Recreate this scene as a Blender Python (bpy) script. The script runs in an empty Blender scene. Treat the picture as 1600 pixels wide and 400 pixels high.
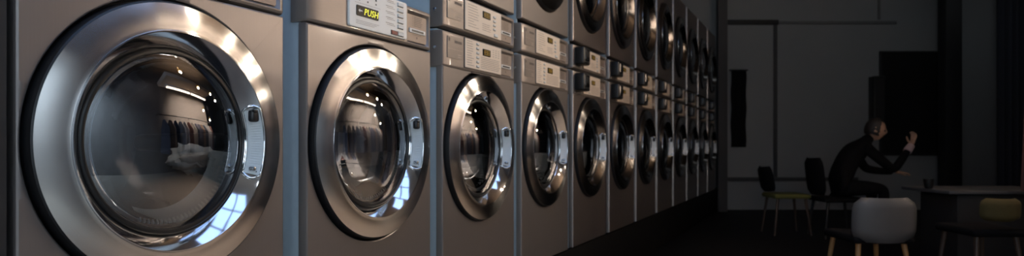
import bpy, bmesh, math, random
from mathutils import Vector, Matrix, noise
PI = math.pi
R = math.radians
random.seed(7)
sc = bpy.context.scene
COL = sc.collection

# ------------------------------------------------------------------ helpers
def link(o, parent=None):
    COL.objects.link(o)
    if parent is not None:
        o.parent = parent
    return o

def tag(o, label=None, cat=None, group=None, kind=None):
    if label: o['label'] = label
    if cat: o['category'] = cat
    if group: o['group'] = group
    if kind: o['kind'] = kind
    return o

def empty(name, loc, label, cat, group=None, rz=0.0):
    o = bpy.data.objects.new(name, None)
    o.empty_display_size = 0.1
    link(o)
    o.location = loc
    o.rotation_euler = (0, 0, rz)
    return tag(o, label, cat, group)

def fin(bm, name, smooth=35, recalc=True):
    if recalc:
        bmesh.ops.recalc_face_normals(bm, faces=bm.faces[:])
    me = bpy.data.meshes.new(name)
    bm.to_mesh(me)
    bm.free()
    if smooth:
        me.shade_smooth()
        me.set_sharp_from_angle(angle=R(smooth))
    return me

def obj(name, me, mats, parent=None, loc=(0, 0, 0), rot=(0, 0, 0), label=None):
    o = bpy.data.objects.new(name, me)
    if not isinstance(mats, (list, tuple)):
        mats = [mats]
    if len(me.materials) == 0 and mats[0] is not None:
        for m in mats:
            me.materials.append(m)
    link(o, parent)
    o.location = loc
    o.rotation_euler = rot
    if label:
        o['label'] = label
    return o

def b_box(bm, c, s, bev=0.0, seg=2, mat=0, M=None):
    before = set(bm.faces)
    g = bmesh.ops.create_cube(bm, size=1.0)
    vs = g['verts']
    for v in vs:
        v.co = Vector((v.co.x * s[0] + c[0], v.co.y * s[1] + c[1], v.co.z * s[2] + c[2]))
    if bev > 0:
        es = list({e for v in vs for e in v.link_edges})
        bmesh.ops.bevel(bm, geom=es, offset=bev, segments=seg, affect='EDGES', profile=0.5)
    new = [f for f in bm.faces if f not in before]
    for f in new:
        f.material_index = mat
    if M is not None:
        for v in {v for f in new for v in f.verts}:
            v.co = M @ v.co
    return new

def box_me(c, s, bev=0.0, seg=2, name='box'):
    bm = bmesh.new()
    b_box(bm, c, s, bev, seg)
    return fin(bm, name)

def b_lathe(bm, prof, n=96, a0=0.0, a1=2 * PI, mat=0, ctr=(0, 0)):
    """profile (r, y) revolved about the local Y axis"""
    full = abs((a1 - a0) - 2 * PI) < 1e-6
    m = n if full else n + 1
    rings = []
    for (r, y) in prof:
        if r < 1e-6:
            rings.append([bm.verts.new((ctr[0], y, ctr[1]))])
        else:
            rings.append([bm.verts.new((ctr[0] + r * math.cos(a0 + (a1 - a0) * i / n), y,
                                        ctr[1] + r * math.sin(a0 + (a1 - a0) * i / n))) for i in range(m)])
    cnt = n
    for A, B in zip(rings[:-1], rings[1:]):
        for i in range(cnt):
            j = (i + 1) % m
            if len(A) == 1 and len(B) == 1:
                continue
            if len(A) == 1:
                f = bm.faces.new((A[0], B[i], B[j]))
            elif len(B) == 1:
                f = bm.faces.new((A[i], A[j], B[0]))
            else:
                f = bm.faces.new((A[i], A[j], B[j], B[i]))
            f.material_index = mat

def lathe_me(prof, n=96, smooth=35, **k):
    bm = bmesh.new()
    b_lathe(bm, prof, n, **k)
    return fin(bm, 'lathe', smooth)

def b_vlathe(bm, prof, n=24, ctr=(0, 0), mat=0):
    """profile (r, z) about Z"""
    rings = []
    for (r, z) in prof:
        if r < 1e-6:
            rings.append([bm.verts.new((ctr[0], ctr[1], z))])
        else:
            rings.append([bm.verts.new((ctr[0] + r * math.cos(2 * PI * i / n), ctr[1] + r * math.sin(2 * PI * i / n), z)) for i in range(n)])
    for A, B in zip(rings[:-1], rings[1:]):
        for i in range(n):
            j = (i + 1) % n
            if len(A) == 1 and len(B) == 1: continue
            if len(A) == 1: f = bm.faces.new((A[0], B[i], B[j]))
            elif len(B) == 1: f = bm.faces.new((A[i], A[j], B[0]))
            else: f = bm.faces.new((A[i], A[j], B[j], B[i]))
            f.material_index = mat

def b_tube(bm, pts, rads, n=12, closed=False, mat=0):
    pts = [Vector(p) for p in pts]
    if not isinstance(rads, (list, tuple)):
        rads = [rads] * len(pts)
    rings = []
    N = len(pts)
    up = None
    for i, p in enumerate(pts):
        if closed:
            t = pts[(i + 1) % N] - pts[i - 1]
        else:
            t = pts[min(i + 1, N - 1)] - pts[max(i - 1, 0)]
        t.normalize()
        if up is None:
            up = Vector((0, 0, 1)) if abs(t.z) < 0.9 else Vector((1, 0, 0))
        a = t.cross(up).normalized()
        b = a.cross(t).normalized()
        up = b
        rings.append([bm.verts.new(p + rads[i] * (math.cos(2 * PI * k / n) * a + math.sin(2 * PI * k / n) * b)) for k in range(n)])
    pairs = list(zip(rings[:-1], rings[1:]))
    if closed:
        pairs.append((rings[-1], rings[0]))
    for A, B in pairs:
        for k in range(n):
            f = bm.faces.new((A[k], A[(k + 1) % n], B[(k + 1) % n], B[k]))
            f.material_index = mat
    if not closed:
        bm.faces.new(rings[0][::-1]).material_index = mat
        bm.faces.new(rings[-1]).material_index = mat

def rr_pts(x0, x1, z0, z1, r, n=5):
    out = []
    for (cx, cz, a) in ((x1 - r, z1 - r, 0), (x0 + r, z1 - r, 90), (x0 + r, z0 + r, 180), (x1 - r, z0 + r, 270)):
        for i in range(n + 1):
            t = R(a + 90 * i / n)
            out.append((cx + r * math.cos(t), cz + r * math.sin(t)))
    return out

def b_rrslab(bm, x0, x1, z0, z1, r, y0, y1, mat=0, ch=0.0):
    """rounded slab; front face at y1 (towards the viewer, smaller y)"""
    P = rr_pts(x0, x1, z0, z1, r)
    A = [bm.verts.new((x, y0, z)) for x, z in P]
    rings = [A]
    if ch > 0:
        rings.append([bm.verts.new((x, y1 + ch, z)) for x, z in P])
        P2 = rr_pts(x0 + ch, x1 - ch, z0 + ch, z1 - ch, max(r - ch, 0.0005))
        rings.append([bm.verts.new((x, y1, z)) for x, z in P2])
    else:
        rings.append([bm.verts.new((x, y1, z)) for x, z in P])
    n = len(P)
    for A_, B_ in zip(rings[:-1], rings[1:]):
        for i in range(n):
            bm.faces.new((A_[i], A_[(i + 1) % n], B_[(i + 1) % n], B_[i])).material_index = mat
    bm.faces.new(rings[-1]).material_index = mat
    bm.faces.new(rings[0][::-1]).material_index = mat

def b_quad(bm, x0, x1, z0, z1, y, mat=0):
    f = bm.faces.new([bm.verts.new(p) for p in ((x0, y, z0), (x1, y, z0), (x1, y, z1), (x0, y, z1))])
    f.material_index = mat

def text_me(txt, size, extrude=0.0006, shear=0.0, align='CENTER', space=1.0):
    cu = bpy.data.curves.new('txt', 'FONT')
    cu.body = txt; cu.size = size; cu.extrude = extrude; cu.shear = shear
    cu.align_x = align; cu.align_y = 'CENTER'; cu.resolution_u = 2; cu.space_character = space
    t = bpy.data.objects.new('txt', cu)
    COL.objects.link(t)
    bpy.context.view_layer.update()
    me = bpy.data.meshes.new_from_object(t.evaluated_get(bpy.context.evaluated_depsgraph_get()))
    bpy.data.objects.remove(t)
    bpy.data.curves.remove(cu)
    me.transform(Matrix.Rotation(PI / 2, 4, 'X'))
    return me

# ------------------------------------------------------------------ materials
def mat(name):
    m = bpy.data.materials.new(name)
    m.use_nodes = True
    nt = m.node_tree
    return m, nt, nt.nodes['Principled BSDF']

def N(nt, t, **k):
    n = nt.nodes.new(t)
    for a, b in k.items():
        setattr(n, a, b)
    return n

def simple(name, col, rough=0.5, metal=0.0, nscale=0, namt=0.15, bump=0.0, spec=None, coat=0.0, emit=None, es=0.0):
    m, nt, p = mat(name)
    p.inputs['Roughness'].default_value = rough
    p.inputs['Metallic'].default_value = metal
    p.inputs['Base Color'].default_value = (*col, 1)
    if spec is not None:
        p.inputs['Specular IOR Level'].default_value = spec
    if coat:
        p.inputs['Coat Weight'].default_value = coat
    if emit:
        p.inputs['Emission Color'].default_value = (*emit, 1)
        p.inputs['Emission Strength'].default_value = es
    if nscale:
        tc = N(nt, 'ShaderNodeTexCoord')
        nz = N(nt, 'ShaderNodeTexNoise')
        nz.inputs['Scale'].default_value = nscale
        nz.inputs['Detail'].default_value = 5
        nt.links.new(tc.outputs['Object'], nz.inputs['Vector'])
        mx = N(nt, 'ShaderNodeMix', data_type='RGBA')
        mx.inputs[6].default_value = (*[c * (1 - namt) for c in col], 1)
        mx.inputs[7].default_value = (*[min(1, c * (1 + namt)) for c in col], 1)
        nt.links.new(nz.outputs['Fac'], mx.inputs[0])
        nt.links.new(mx.outputs[2], p.inputs['Base Color'])
        if bump:
            b = N(nt, 'ShaderNodeBump')
            b.inputs['Strength'].default_value = bump
            b.inputs['Distance'].default_value = 0.01
            nt.links.new(nz.outputs['Fac'], b.inputs['Height'])
            nt.links.new(b.outputs['Normal'], p.inputs['Normal'])
    return m

def steel_mat(name, col, rough, scale=(300, 300, 4), metal=1.0, amt=0.05, ramt=0.02, bump=0.004, coat=0.0):
    """brushed stainless sheet, brushed along z"""
    m, nt, p = mat(name)
    tc = N(nt, 'ShaderNodeTexCoord')
    mp = N(nt, 'ShaderNodeMapping')
    mp.inputs['Scale'].default_value = scale
    nz = N(nt, 'ShaderNodeTexNoise')
    nz.inputs['Scale'].default_value = 1.0
    nz.inputs['Detail'].default_value = 4
    big = N(nt, 'ShaderNodeTexNoise')
    big.inputs['Scale'].default_value = 5.0
    big.inputs['Detail'].default_value = 4
    L = nt.links.new
    L(tc.outputs['Object'], mp.inputs['Vector'])
    L(mp.outputs['Vector'], nz.inputs['Vector'])
    L(tc.outputs['Object'], big.inputs['Vector'])
    mx = N(nt, 'ShaderNodeMix', data_type='RGBA')
    mx.inputs[6].default_value = (*[c * (1 - amt) for c in col], 1)
    mx.inputs[7].default_value = (*[c * (1 + amt) for c in col], 1)
    L(nz.outputs['Fac'], mx.inputs[0])
    L(mx.outputs[2], p.inputs['Base Color'])
    ma = N(nt, 'ShaderNodeMath', operation='MULTIPLY_ADD')
    ma.inputs[1].default_value = ramt * 2
    ma.inputs[2].default_value = rough - ramt
    L(big.outputs['Fac'], ma.inputs[0])
    L(ma.outputs[0], p.inputs['Roughness'])
    p.inputs['Metallic'].default_value = metal
    p.inputs['Coat Weight'].default_value = coat
    p.inputs['Coat Roughness'].default_value = 0.08
    b = N(nt, 'ShaderNodeBump')
    b.inputs['Strength'].default_value = bump
    b.inputs['Distance'].default_value = 0.002
    L(nz.outputs['Fac'], b.inputs['Height'])
    L(b.outputs['Normal'], p.inputs['Normal'])
    return m

def spun_mat(name, col, rough, aniso=0.85):
    m, nt, p = mat(name)
    L = nt.links.new
    tg = N(nt, 'ShaderNodeTangent', direction_type='RADIAL', axis='Y')
    tc = N(nt, 'ShaderNodeTexCoord')
    sx = N(nt, 'ShaderNodeSeparateXYZ')
    L(tc.outputs['Object'], sx.inputs[0])
    cb = N(nt, 'ShaderNodeCombineXYZ')
    L(sx.outputs['X'], cb.inputs['X']); L(sx.outputs['Z'], cb.inputs['Z'])
    ln = N(nt, 'ShaderNodeVectorMath', operation='LENGTH')
    L(cb.outputs[0], ln.inputs[0])
    nz = N(nt, 'ShaderNodeTexNoise', noise_dimensions='1D')
    nz.inputs['Scale'].default_value = 900
    nz.inputs['Detail'].default_value = 3
    L(ln.outputs['Value'], nz.inputs['W'])
    mx = N(nt, 'ShaderNodeMix', data_type='RGBA')
    mx.inputs[6].default_value = (*[c * 0.9 for c in col], 1)
    mx.inputs[7].default_value = (*[min(1, c * 1.08) for c in col], 1)
    L(nz.outputs['Fac'], mx.inputs[0])
    L(mx.outputs[2], p.inputs['Base Color'])
    L(tg.outputs[0], p.inputs['Tangent'])
    p.inputs['Metallic'].default_value = 1
    p.inputs['Roughness'].default_value = rough
    p.inputs['Anisotropic'].default_value = aniso
    p.inputs['Anisotropic Rotation'].default_value = 0.25
    return m

def glass_mat(name, tint, base=0.14, rough=0.0, ior=1.5):
    m = bpy.data.materials.new(name)
    m.use_nodes = True
    nt = m.node_tree
    nt.nodes.clear()
    L = nt.links.new
    out = N(nt, 'ShaderNodeOutputMaterial')
    tr = N(nt, 'ShaderNodeBsdfTransparent'); tr.inputs[0].default_value = (*tint, 1)
    gl = N(nt, 'ShaderNodeBsdfGlossy'); gl.inputs['Roughness'].default_value = rough
    gl.inputs['Color'].default_value = (0.95, 0.97, 1, 1)
    fr = N(nt, 'ShaderNodeFresnel'); fr.inputs[0].default_value = ior
    ad = N(nt, 'ShaderNodeMath', operation='ADD', use_clamp=True); ad.inputs[1].default_value = base
    mx = N(nt, 'ShaderNodeMixShader')
    L(fr.outputs[0], ad.inputs[0]); L(ad.outputs[0], mx.inputs[0])
    L(tr.outputs[0], mx.inputs[1]); L(gl.outputs[0], mx.inputs[2])
    L(mx.outputs[0], out.inputs[0])
    return m

def emis(name, col, s):
    m, nt, p = mat(name)
    p.inputs['Base Color'].default_value = (*col, 1)
    p.inputs['Emission Color'].default_value = (*col, 1)
    p.inputs['Emission Strength'].default_value = s
    return m

M = {}
M['steel'] = steel_mat('brushed_stainless', (0.24, 0.213, 0.20), 0.45, metal=0.75, coat=0.7)
M['dimsteel'] = steel_mat('dimmed_stainless', (0.28, 0.24, 0.22), 0.36, metal=0.85)  # far-row copy without coat; fading of the light put into the material
M['console'] = steel_mat('console_stainless', (0.25, 0.21, 0.182), 0.44, scale=(5, 300, 300), metal=0.45, coat=0.3)
M['dimconsole'] = steel_mat('dimmed_console', (0.27, 0.235, 0.21), 0.42, scale=(5, 300, 300), metal=0.7)  # far-row console copy, carries the same light falloff
M['recess'] = steel_mat('coin_plate', (0.27, 0.215, 0.18), 0.45, metal=0.4)
M['slate'] = simple('slate_paint', (0.46, 0.56, 0.62), 0.45, nscale=40, namt=0.06, bump=0.03)
M['spun'] = spun_mat('spun_steel', (0.84, 0.81, 0.78), 0.19, 1.0)
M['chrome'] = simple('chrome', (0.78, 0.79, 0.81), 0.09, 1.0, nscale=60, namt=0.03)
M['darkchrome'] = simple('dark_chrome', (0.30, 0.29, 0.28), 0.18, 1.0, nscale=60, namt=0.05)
M['rubber'] = simple('black_rubber', (0.008, 0.008, 0.009), 0.42, nscale=80, namt=0.2)
M['gap'] = simple('dark_recess', (0.012, 0.011, 0.011), 0.7, nscale=30, namt=0.2)
M['glass'] = glass_mat('door_glass', (0.62, 0.64, 0.66), 0.19)
M['inner'] = glass_mat('inner_bowl_glass', (0.92, 0.94, 0.95), 0.05)
M['rib'] = simple('grey_gasket', (0.66, 0.70, 0.71), 0.45, nscale=90, namt=0.1)
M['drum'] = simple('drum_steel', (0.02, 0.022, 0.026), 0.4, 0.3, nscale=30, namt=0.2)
M['panel'] = simple('cream_panel', (0.95, 0.90, 0.82), 0.42, nscale=25, namt=0.04)
M['panel2'] = simple('tan_panel', (0.82, 0.68, 0.54), 0.45, nscale=25, namt=0.05)
M['ink'] = simple('print_ink', (0.10, 0.08, 0.07), 0.6, nscale=50, namt=0.1)
M['faint'] = simple('faint_print', (0.36, 0.29, 0.235), 0.6, nscale=50, namt=0.1)
M['black'] = simple('black_plastic', (0.01, 0.01, 0.01), 0.35, nscale=60, namt=0.2)
M['lcd'] = simple('display_window', (0.006, 0.005, 0.004), 0.3, nscale=60, namt=0.2, spec=0.1)
M['red'] = simple('red_print', (0.22, 0.035, 0.025), 0.5, nscale=50, namt=0.1)
M['white'] = simple('white_plastic', (0.72, 0.70, 0.66), 0.4, nscale=50, namt=0.03)
M['led'] = emis('led_segments', (0.75, 0.70, 0.06), 1.1)
M['ledamber'] = emis('led_amber', (0.55, 0.33, 0.05), 0.35)
M['bolt'] = simple('bolt_steel', (0.6, 0.6, 0.6), 0.25, 1.0, nscale=40, namt=0.05)
M['cloth_white'] = simple('white_cotton', (0.80, 0.78, 0.76), 0.9, nscale=120, namt=0.05, bump=0.2)
M['cloth_dark'] = simple('dark_denim', (0.012, 0.016, 0.028), 0.9, nscale=150, namt=0.3, bump=0.2)

# ------------------------------------------------------------------ layout numbers (metres; camera height is z = 0)
ALPHA = R(24.7)
FW = Vector((math.cos(ALPHA), math.sin(ALPHA), 0))
RT = Vector((math.sin(ALPHA), -math.cos(ALPHA), 0))
ZF = -0.97            # room floor
ZB = -0.625           # top of the plinth under the machines
YF = 1.365            # plane of the machine fronts
PITCH = 0.78
S0 = 1.07
W = 0.69
RZ = ALPHA - PI / 2   # turns local +y along the viewing direction

# ------------------------------------------------------------------ machine parts (all local: x right, -y to the viewer, z = 0 at door centre)
HB = 0.008            # body is set slightly right of its door
def front_me(z0, z1, rh=0.329):
    bm = bmesh.new()
    x0, x1 = -W / 2 + HB, W / 2 + HB
    angs = [2 * PI * i / 96 for i in range(96)]
    for (cx, cz) in ((x0, z0), (x1, z0), (x0, z1), (x1, z1)):
        angs.append(math.atan2(cz, cx) % (2 * PI))
    angs = sorted(set(round(a, 6) for a in angs))
    def edge(a, ins):
        c, s = math.cos(a), math.sin(a)
        t = 1e9
        if c > 1e-9: t = min(t, (x1 - ins) / c)
        if c < -1e-9: t = min(t, (x0 + ins) / c)
        if s > 1e-9: t = min(t, (z1 - ins) / s)
        if s < -1e-9: t = min(t, (z0 + ins) / s)
        return c * t, s * t
    rings = []
    def circ(r, y): rings.append([bm.verts.new((r * math.cos(a), y, r * math.sin(a))) for a in angs])
    def rect(ins, y):
        rings.append([bm.verts.new((p[0], y, p[1])) for p in (edge(a, ins) for a in angs)])
    rect(0.0, 0.03); rect(0.0, 0.007); rect(0.002, 0.002); rect(0.006, 0.0)
    circ(rh + 0.0045, 0.0); circ(rh + 0.0015, 0.0015); circ(rh, 0.005); circ(rh - 0.003, 0.035)
    n = len(angs)
    for A, B in zip(rings[:-1], rings[1:]):
        for i in range(n):
            j = (i + 1) % n
            try: bm.faces.new((A[i], A[j], B[j], B[i]))
            except ValueError: pass
    me = fin(bm, 'front', 30)
    for p in me.polygons:
        if p.area > 0.0004 and abs(p.normal.y) > 0.999: p.use_smooth = False
    return me

def bow(t): return -0.007 * (1 - (2 * t - 1) ** 2)
def xt(t): return -W / 2 + HB + W * t

def console_me(h, rec=True):
    """bowed stainless console, z 0..h, with a pressed-in coin plate on the right"""
    bm = bmesh.new()
    ts = [0, 0.004, 0.012, 0.1, 0.2, 0.3, 0.4, 0.5, 0.6, 0.7, 0.755, 0.768, 0.80, 0.9, 0.965, 0.978, 0.99, 0.997, 1]
    zs = [0, 0.003, 0.009, 0.012, 0.020, 0.5 * h, h - 0.026, h - 0.016, h - 0.009, h - 0.003, h]
    G = []
    for k, z in enumerate(zs):
        row = []
        for t in ts:
            y = bow(t)
            if k in (0, len(zs) - 1): y += 0.012
            elif k in (1, len(zs) - 2): y += 0.003
            if t in (0, 1): y += 0.012
            elif t in (0.004, 0.997): y += 0.003
            if rec and 0.768 <= t <= 0.965 and 0.020 <= z <= h - 0.026 + 1e-6: y += 0.012
            row.append(bm.verts.new((xt(t), y, z)))
        G.append(row)
    for a in range(len(zs) - 1):
        for b in range(len(ts) - 1):
            bm.faces.new((G[a][b], G[a][b + 1], G[a + 1][b + 1], G[a + 1][b]))
    # back
    bd = [G[0][b] for b in range(len(ts))] + [G[a][-1] for a in range(1, len(zs))] + [G[-1][b] for b in range(len(ts) - 2, -1, -1)] + [G[a][0] for a in range(len(zs) - 2, 0, -1)]
    bk = [bm.verts.new((v.co.x, 0.06, v.co.z)) for v in bd]
    for i in range(len(bd)):
        j = (i + 1) % len(bd)
        bm.faces.new((bd[i], bk[i], bk[j], bd[j]))
    return fin(bm, 'console', 40)

def cabinet_me(z0, z1):
    bm = bmesh.new()
    b_box(bm, (HB, 0.03 + 0.345, (z0 + z1) / 2), (W - 0.012, 0.69, z1 - z0), 0.006, 2)
    bmesh.ops.delete(bm, geom=[f for f in bm.faces if f.calc_center_median().y < 0.0302], context='FACES')
    # pressed side seams
    for sx in (-1, 1):
        b_box(bm, (HB + sx * (W / 2 - 0.005), 0.42, (z0 + z1) / 2), (0.006, 0.012, z1 - z0 - 0.03), 0.002, 1)
    return fin(bm, 'cabinet')

# door
seal_me = lathe_me([(0.300, 0.034), (0.318, 0.030), (0.3225, 0.020), (0.3222, -0.008), (0.3203, -0.016), (0.317, -0.0185), (0.313, -0.017)])
well_me = lathe_me([(0.3255, 0.0345), (0.300, 0.036), (0.24, 0.037)])
def ring_prof():
    p = []
    for i in range(9):
        u = i / 8
        p.append((0.3165 - 0.0605 * u, -0.0185 - 0.0110 * u - 0.0025 * math.sin(PI * u)))
    return [(0.3165, -0.012)] + p + [(0.2545, -0.0300), (0.2530, -0.0285)]
ring_me = lathe_me(ring_prof(), 128, 50)
band_me = lathe_me([(0.2535, -0.027), (0.2525, -0.0315), (0.2505, -0.032), (0.249, -0.0305), (0.241, -0.0215), (0.230, -0.009), (0.2205, 0.006), (0.217, 0.011), (0.216, 0.016)], 128, 50)
rim_me = lathe_me([(0.2175, 0.014), (0.2155, 0.008), (0.211, 0.0055), (0.2045, 0.0065), (0.2025, 0.010), (0.2025, 0.022)], 96, 50)
def dome_prof(r0, y0, sag, n=14):
    Rc = (r0 * r0 + sag * sag) / (2 * sag)
    out = []
    for i in range(n + 1):
        r = r0 * (1 - i / n)
        out.append((r, y0 - (math.sqrt(Rc * Rc - r * r) - (Rc - sag))))
    return out
glass_me = lathe_me(dome_prof(0.2035, 0.009, 0.036), 96, 80)
bowl_me = lathe_me([(0.2015, 0.021), (0.192, 0.030), (0.17, 0.036), (0.13, 0.041), (0.08, 0.044), (0.0, 0.045)], 96, 80)
drum_bm = bmesh.new()
b_lathe(drum_bm, [(0.205, 0.040), (0.225, 0.045), (0.255, 0.06), (0.262, 0.09), (0.262, 0.46), (0.25, 0.475), (0.0, 0.48)], 72)
for k in range(3):
    a = R(30 + 120 * k)
    Mr = Matrix.Rotation(a, 4, 'Y')
    b_box(drum_bm, (0, 0.27, -0.235), (0.05, 0.34, 0.06), 0.02, 3, M=Mr)
drum_me = fin(drum_bm, 'drum', 40)
# ribbed gasket behind the lower right of the glass
gk = bmesh.new()
def gas_prof(hh): return [(0.197, 0.030), (0.190, 0.033 - hh), (0.172, 0.046 - hh), (0.160, 0.062)]
b_lathe(gk, gas_prof(0.0), 40, a0=R(-112), a1=R(-8))
for i in range(30):
    a = R(-110 + 3.4 * i)
    b_lathe(gk, [(0.197, 0.030), (0.190, 0.027), (0.172, 0.040), (0.160, 0.062)], 1, a0=a, a1=a + R(1.3))
gasket_me = fin(gk, 'gasket', 30)

# handle pocket on the mirror band, right-hand side
def handle_parts():
    tilt = math.atan2(0.043, 0.033)
    def place(a, r, y):
        return (r * math.cos(a), y, r * math.sin(a))
    a0 = R(21); a1 = R(-21)
    fr = bmesh.new()
    pts = []
    K = 14
    for i in range(K + 1):
        a = a0 + (a1 - a0) * i / K
        pts.append(place(a, 0.2465, -0.037))
    for i in range(1, 6):
        t = i / 6
        pts.append(place(a1 - R(2.5) * math.sin(PI * t), 0.2465 - 0.026 * t, -0.037 + 0.036 * t))
    for i in range(K + 1):
        a = a1 + (a0 - a1) * i / K
        pts.append(place(a, 0.2205, -0.001))
    for i in range(1, 6):
        t = i / 6
        pts.append(place(a0 + R(2.5) * math.sin(PI * t), 0.2205 + 0.026 * t, -0.001 - 0.036 * t))
    b_tube(fr, pts, 0.0035, 8, closed=True)
    frame = fin(fr, 'grip_frame', 60)
    pk = bmesh.new()
    nn = 26
    A = []
    for i in range(nn * 2 + 1):
        a = a0 + (a1 - a0) * i / (nn * 2)
        d = 0.0015 if i % 2 else 0.0
        A.append([pk.verts.new(place(a, 0.2465 - 0.026 * t + 0.001, -0.0365 + 0.036 * t - 0.0018 - d * (1 if 0 < t < 1 else 0))) for t in (0, 0.12, 0.5, 0.88, 1)])
    for P, Q in zip(A[:-1], A[1:]):
        for k in range(4):
            pk.faces.new((P[k], Q[k], Q[k + 1], P[k + 1]))
    pocket = fin(pk, 'grip_pocket', 20)
    lt = bmesh.new()
    c = place(R(17), 0.2335, -0.022)
    b_box(lt, c, (0.026, 0.020, 0.032), 0.007, 3)
    b_box(lt, (c[0] - 0.004, c[1] - 0.008, c[2] + 0.012), (0.014, 0.012, 0.008), 0.003, 2)
    latch = fin(lt, 'latch')
    hg = bmesh.new()
    c = place(R(-17.5), 0.2335, -0.022)
    b_lathe(hg, [(0.0, c[1] - 0.010), (0.005, c[1] - 0.009), (0.0065, c[1] - 0.005), (0.0065, c[1] + 0.006)], 16, ctr=(c[0] - 0.004, c[2]))
    b_lathe(hg, [(0.0, c[1] - 0.008), (0.0035, c[1] - 0.007), (0.0045, c[1] - 0.004), (0.0045, c[1] + 0.006)], 16, ctr=(c[0] + 0.007, c[2] - 0.008))
    pin = fin(hg, 'pin')
    return frame, pocket, latch, pin
GRIP = handle_parts()

def make_door(root, zc, dark=False, dimmed=False):
    d = obj('door', ring_dim_me if dimmed else (ring_me if not dark else ring_dark_me), M['dimspun'] if dimmed else (M['spun'] if not dark else M['darkspun']), root, (0, 0, zc))
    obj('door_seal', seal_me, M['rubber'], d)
    obj('mirror_band', band_me if not (dark or dimmed) else band_dark_me, M['chrome'] if not (dark or dimmed) else M['darkchrome'], d)  # far washers get dark chrome too, their dimness put into the colour
    obj('glass_rim', rim_me, M['black'], d)
    obj('door_glass', glass_me, M['glass'], d)
    obj('inner_bowl', bowl_me, M['inner'], d)
    if not dark:
        obj('grip_frame', GRIP[0], M['chrome'], d, (0, 0.003, 0))
        obj('grip_pocket', GRIP[1], M['rib'], d, (0, 0.003, 0))
        obj('latch', GRIP[2], M['black'], d, (0, 0.003, 0))
        obj('hinge_pin', GRIP[3], M['bolt'], d, (0, 0.003, 0))
    return d
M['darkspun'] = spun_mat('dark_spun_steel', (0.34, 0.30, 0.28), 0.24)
M['dimspun'] = spun_mat('dimmed_spun_steel', (0.50, 0.475, 0.45), 0.25, 1.0)  # darker ring steel for the far washers, light falloff put into the colour
ring_dark_me = ring_me.copy()
ring_dim_me = ring_me.copy()
band_dark_me = band_me.copy()

# control panels -----------------------------------------------------------
def panel_cream():
    bm = bmesh.new()
    x0, x1 = xt(0.262), xt(0.735)
    b_rrslab(bm, x0, x1, 0.016, 0.148, 0.008, 0.0, -0.0125, 0, 0.002)
    y = -0.0132
    # printed boxes and lines
    b_quad(bm, xt(0.30), xt(0.50), 0.0965, 0.0972, y, 2)
    b_quad(bm, xt(0.30), xt(0.50), 0.143, 0.1437, y, 2)
    for tx in (0.335, 0.40, 0.465):
        b_quad(bm, xt(tx) - 0.004, xt(tx) + 0.004, 0.118, 0.124, y, 1)
        b_quad(bm, xt(tx) - 0.0035, xt(tx) + 0.0035, 0.105, 0.110, y, 1)
        b_quad(bm, xt(tx) - 0.010, xt(tx) + 0.010, 0.129, 0.1303, y, 2)
    for k in range(5):
        z = 0.134 - 0.0195 * k
        b_quad(bm, xt(0.545), xt(0.615) - 0.004 * (k % 2), z + 0.002, z + 0.0036, y, 2)
        b_quad(bm, xt(0.555), xt(0.625), z - 0.0035, z - 0.0022, y, 2)
    for k in range(3):
        b_quad(bm, xt(0.31), xt(0.49 - 0.02 * k), 0.0395 - 0.005 * k, 0.0405 - 0.005 * k, y, 2)
    return fin(bm, 'panel', 30)

def panel_tan(kind):
    bm = bmesh.new()
    x0, x1 = xt(0.245), xt(0.752)
    b_rrslab(bm, x0 - 0.003, x1 + 0.003, 0.012, 0.141, 0.003, 0.0, -0.0085, 1)
    b_rrslab(bm, x0, x1, 0.015, 0.138, 0.002, -0.004, -0.0105, 0, 0.001)
    y = -0.0111
    rnd = random.Random(3 if kind == 'w' else 5)
    if kind == 'w':
        for k in range(11):
            z = 0.128 - 0.0102 * k
            b_quad(bm, xt(0.265), xt(0.265) + rnd.uniform(0.04, 0.064), z, z + 0.0022, y, 2)
        for k in range(7):
            z = 0.072 - 0.0078 * k
            b_quad(bm, xt(0.45), xt(0.735) - rnd.uniform(0, 0.02), z, z + 0.0022, y, 2)
        for k in range(4):
            for q in range(3):
                b_quad(bm, xt(0.62 + 0.04 * q), xt(0.62 + 0.04 * q) + 0.012, 0.118 - 0.010 * k, 0.1205 - 0.010 * k, y, 2)
    else:
        for k in range(9):
            z = 0.124 - 0.0115 * k
            b_quad(bm, xt(0.28), xt(0.28) + rnd.uniform(0.05, 0.10), z, z + 0.002, y, 2)
        for k in range(4):
            z = 0.062 - 0.009 * k
            b_quad(bm, xt(0.47), xt(0.6) - rnd.uniform(0, 0.02), z, z + 0.002, y, 2)
    return fin(bm, 'panel', 30)

PM_cream = panel_cream(); PM_tw = panel_tan('w'); PM_td = panel_tan('d')
CONS_H = 0.147
cons_rec = console_me(CONS_H, True)
def badge_print():
    bm = bmesh.new()
    b_rrslab(bm, xt(0.045), xt(0.226), 0.040, 0.127, 0.002, 0.006, bow(0.2) - 0.0004, 2)
    y = bow(0.2) - 0.001
    b_quad(bm, xt(0.055), xt(0.072), 0.108, 0.122, y, 0)
    b_quad(bm, xt(0.125), xt(0.215), 0.104, 0.115, y, 0)
    for k in range(12):
        b_quad(bm, xt(0.05 + 0.0145 * k), xt(0.05 + 0.0145 * k) + 0.007, 0.076, 0.0785, y, 1)
    b_quad(bm, xt(0.165), xt(0.21), 0.056, 0.060, y, 1)
    b_quad(bm, xt(0.165), xt(0.21), 0.047, 0.051, y, 1)
    return fin(bm, 'badge', 0)
badge_me = badge_print()

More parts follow.
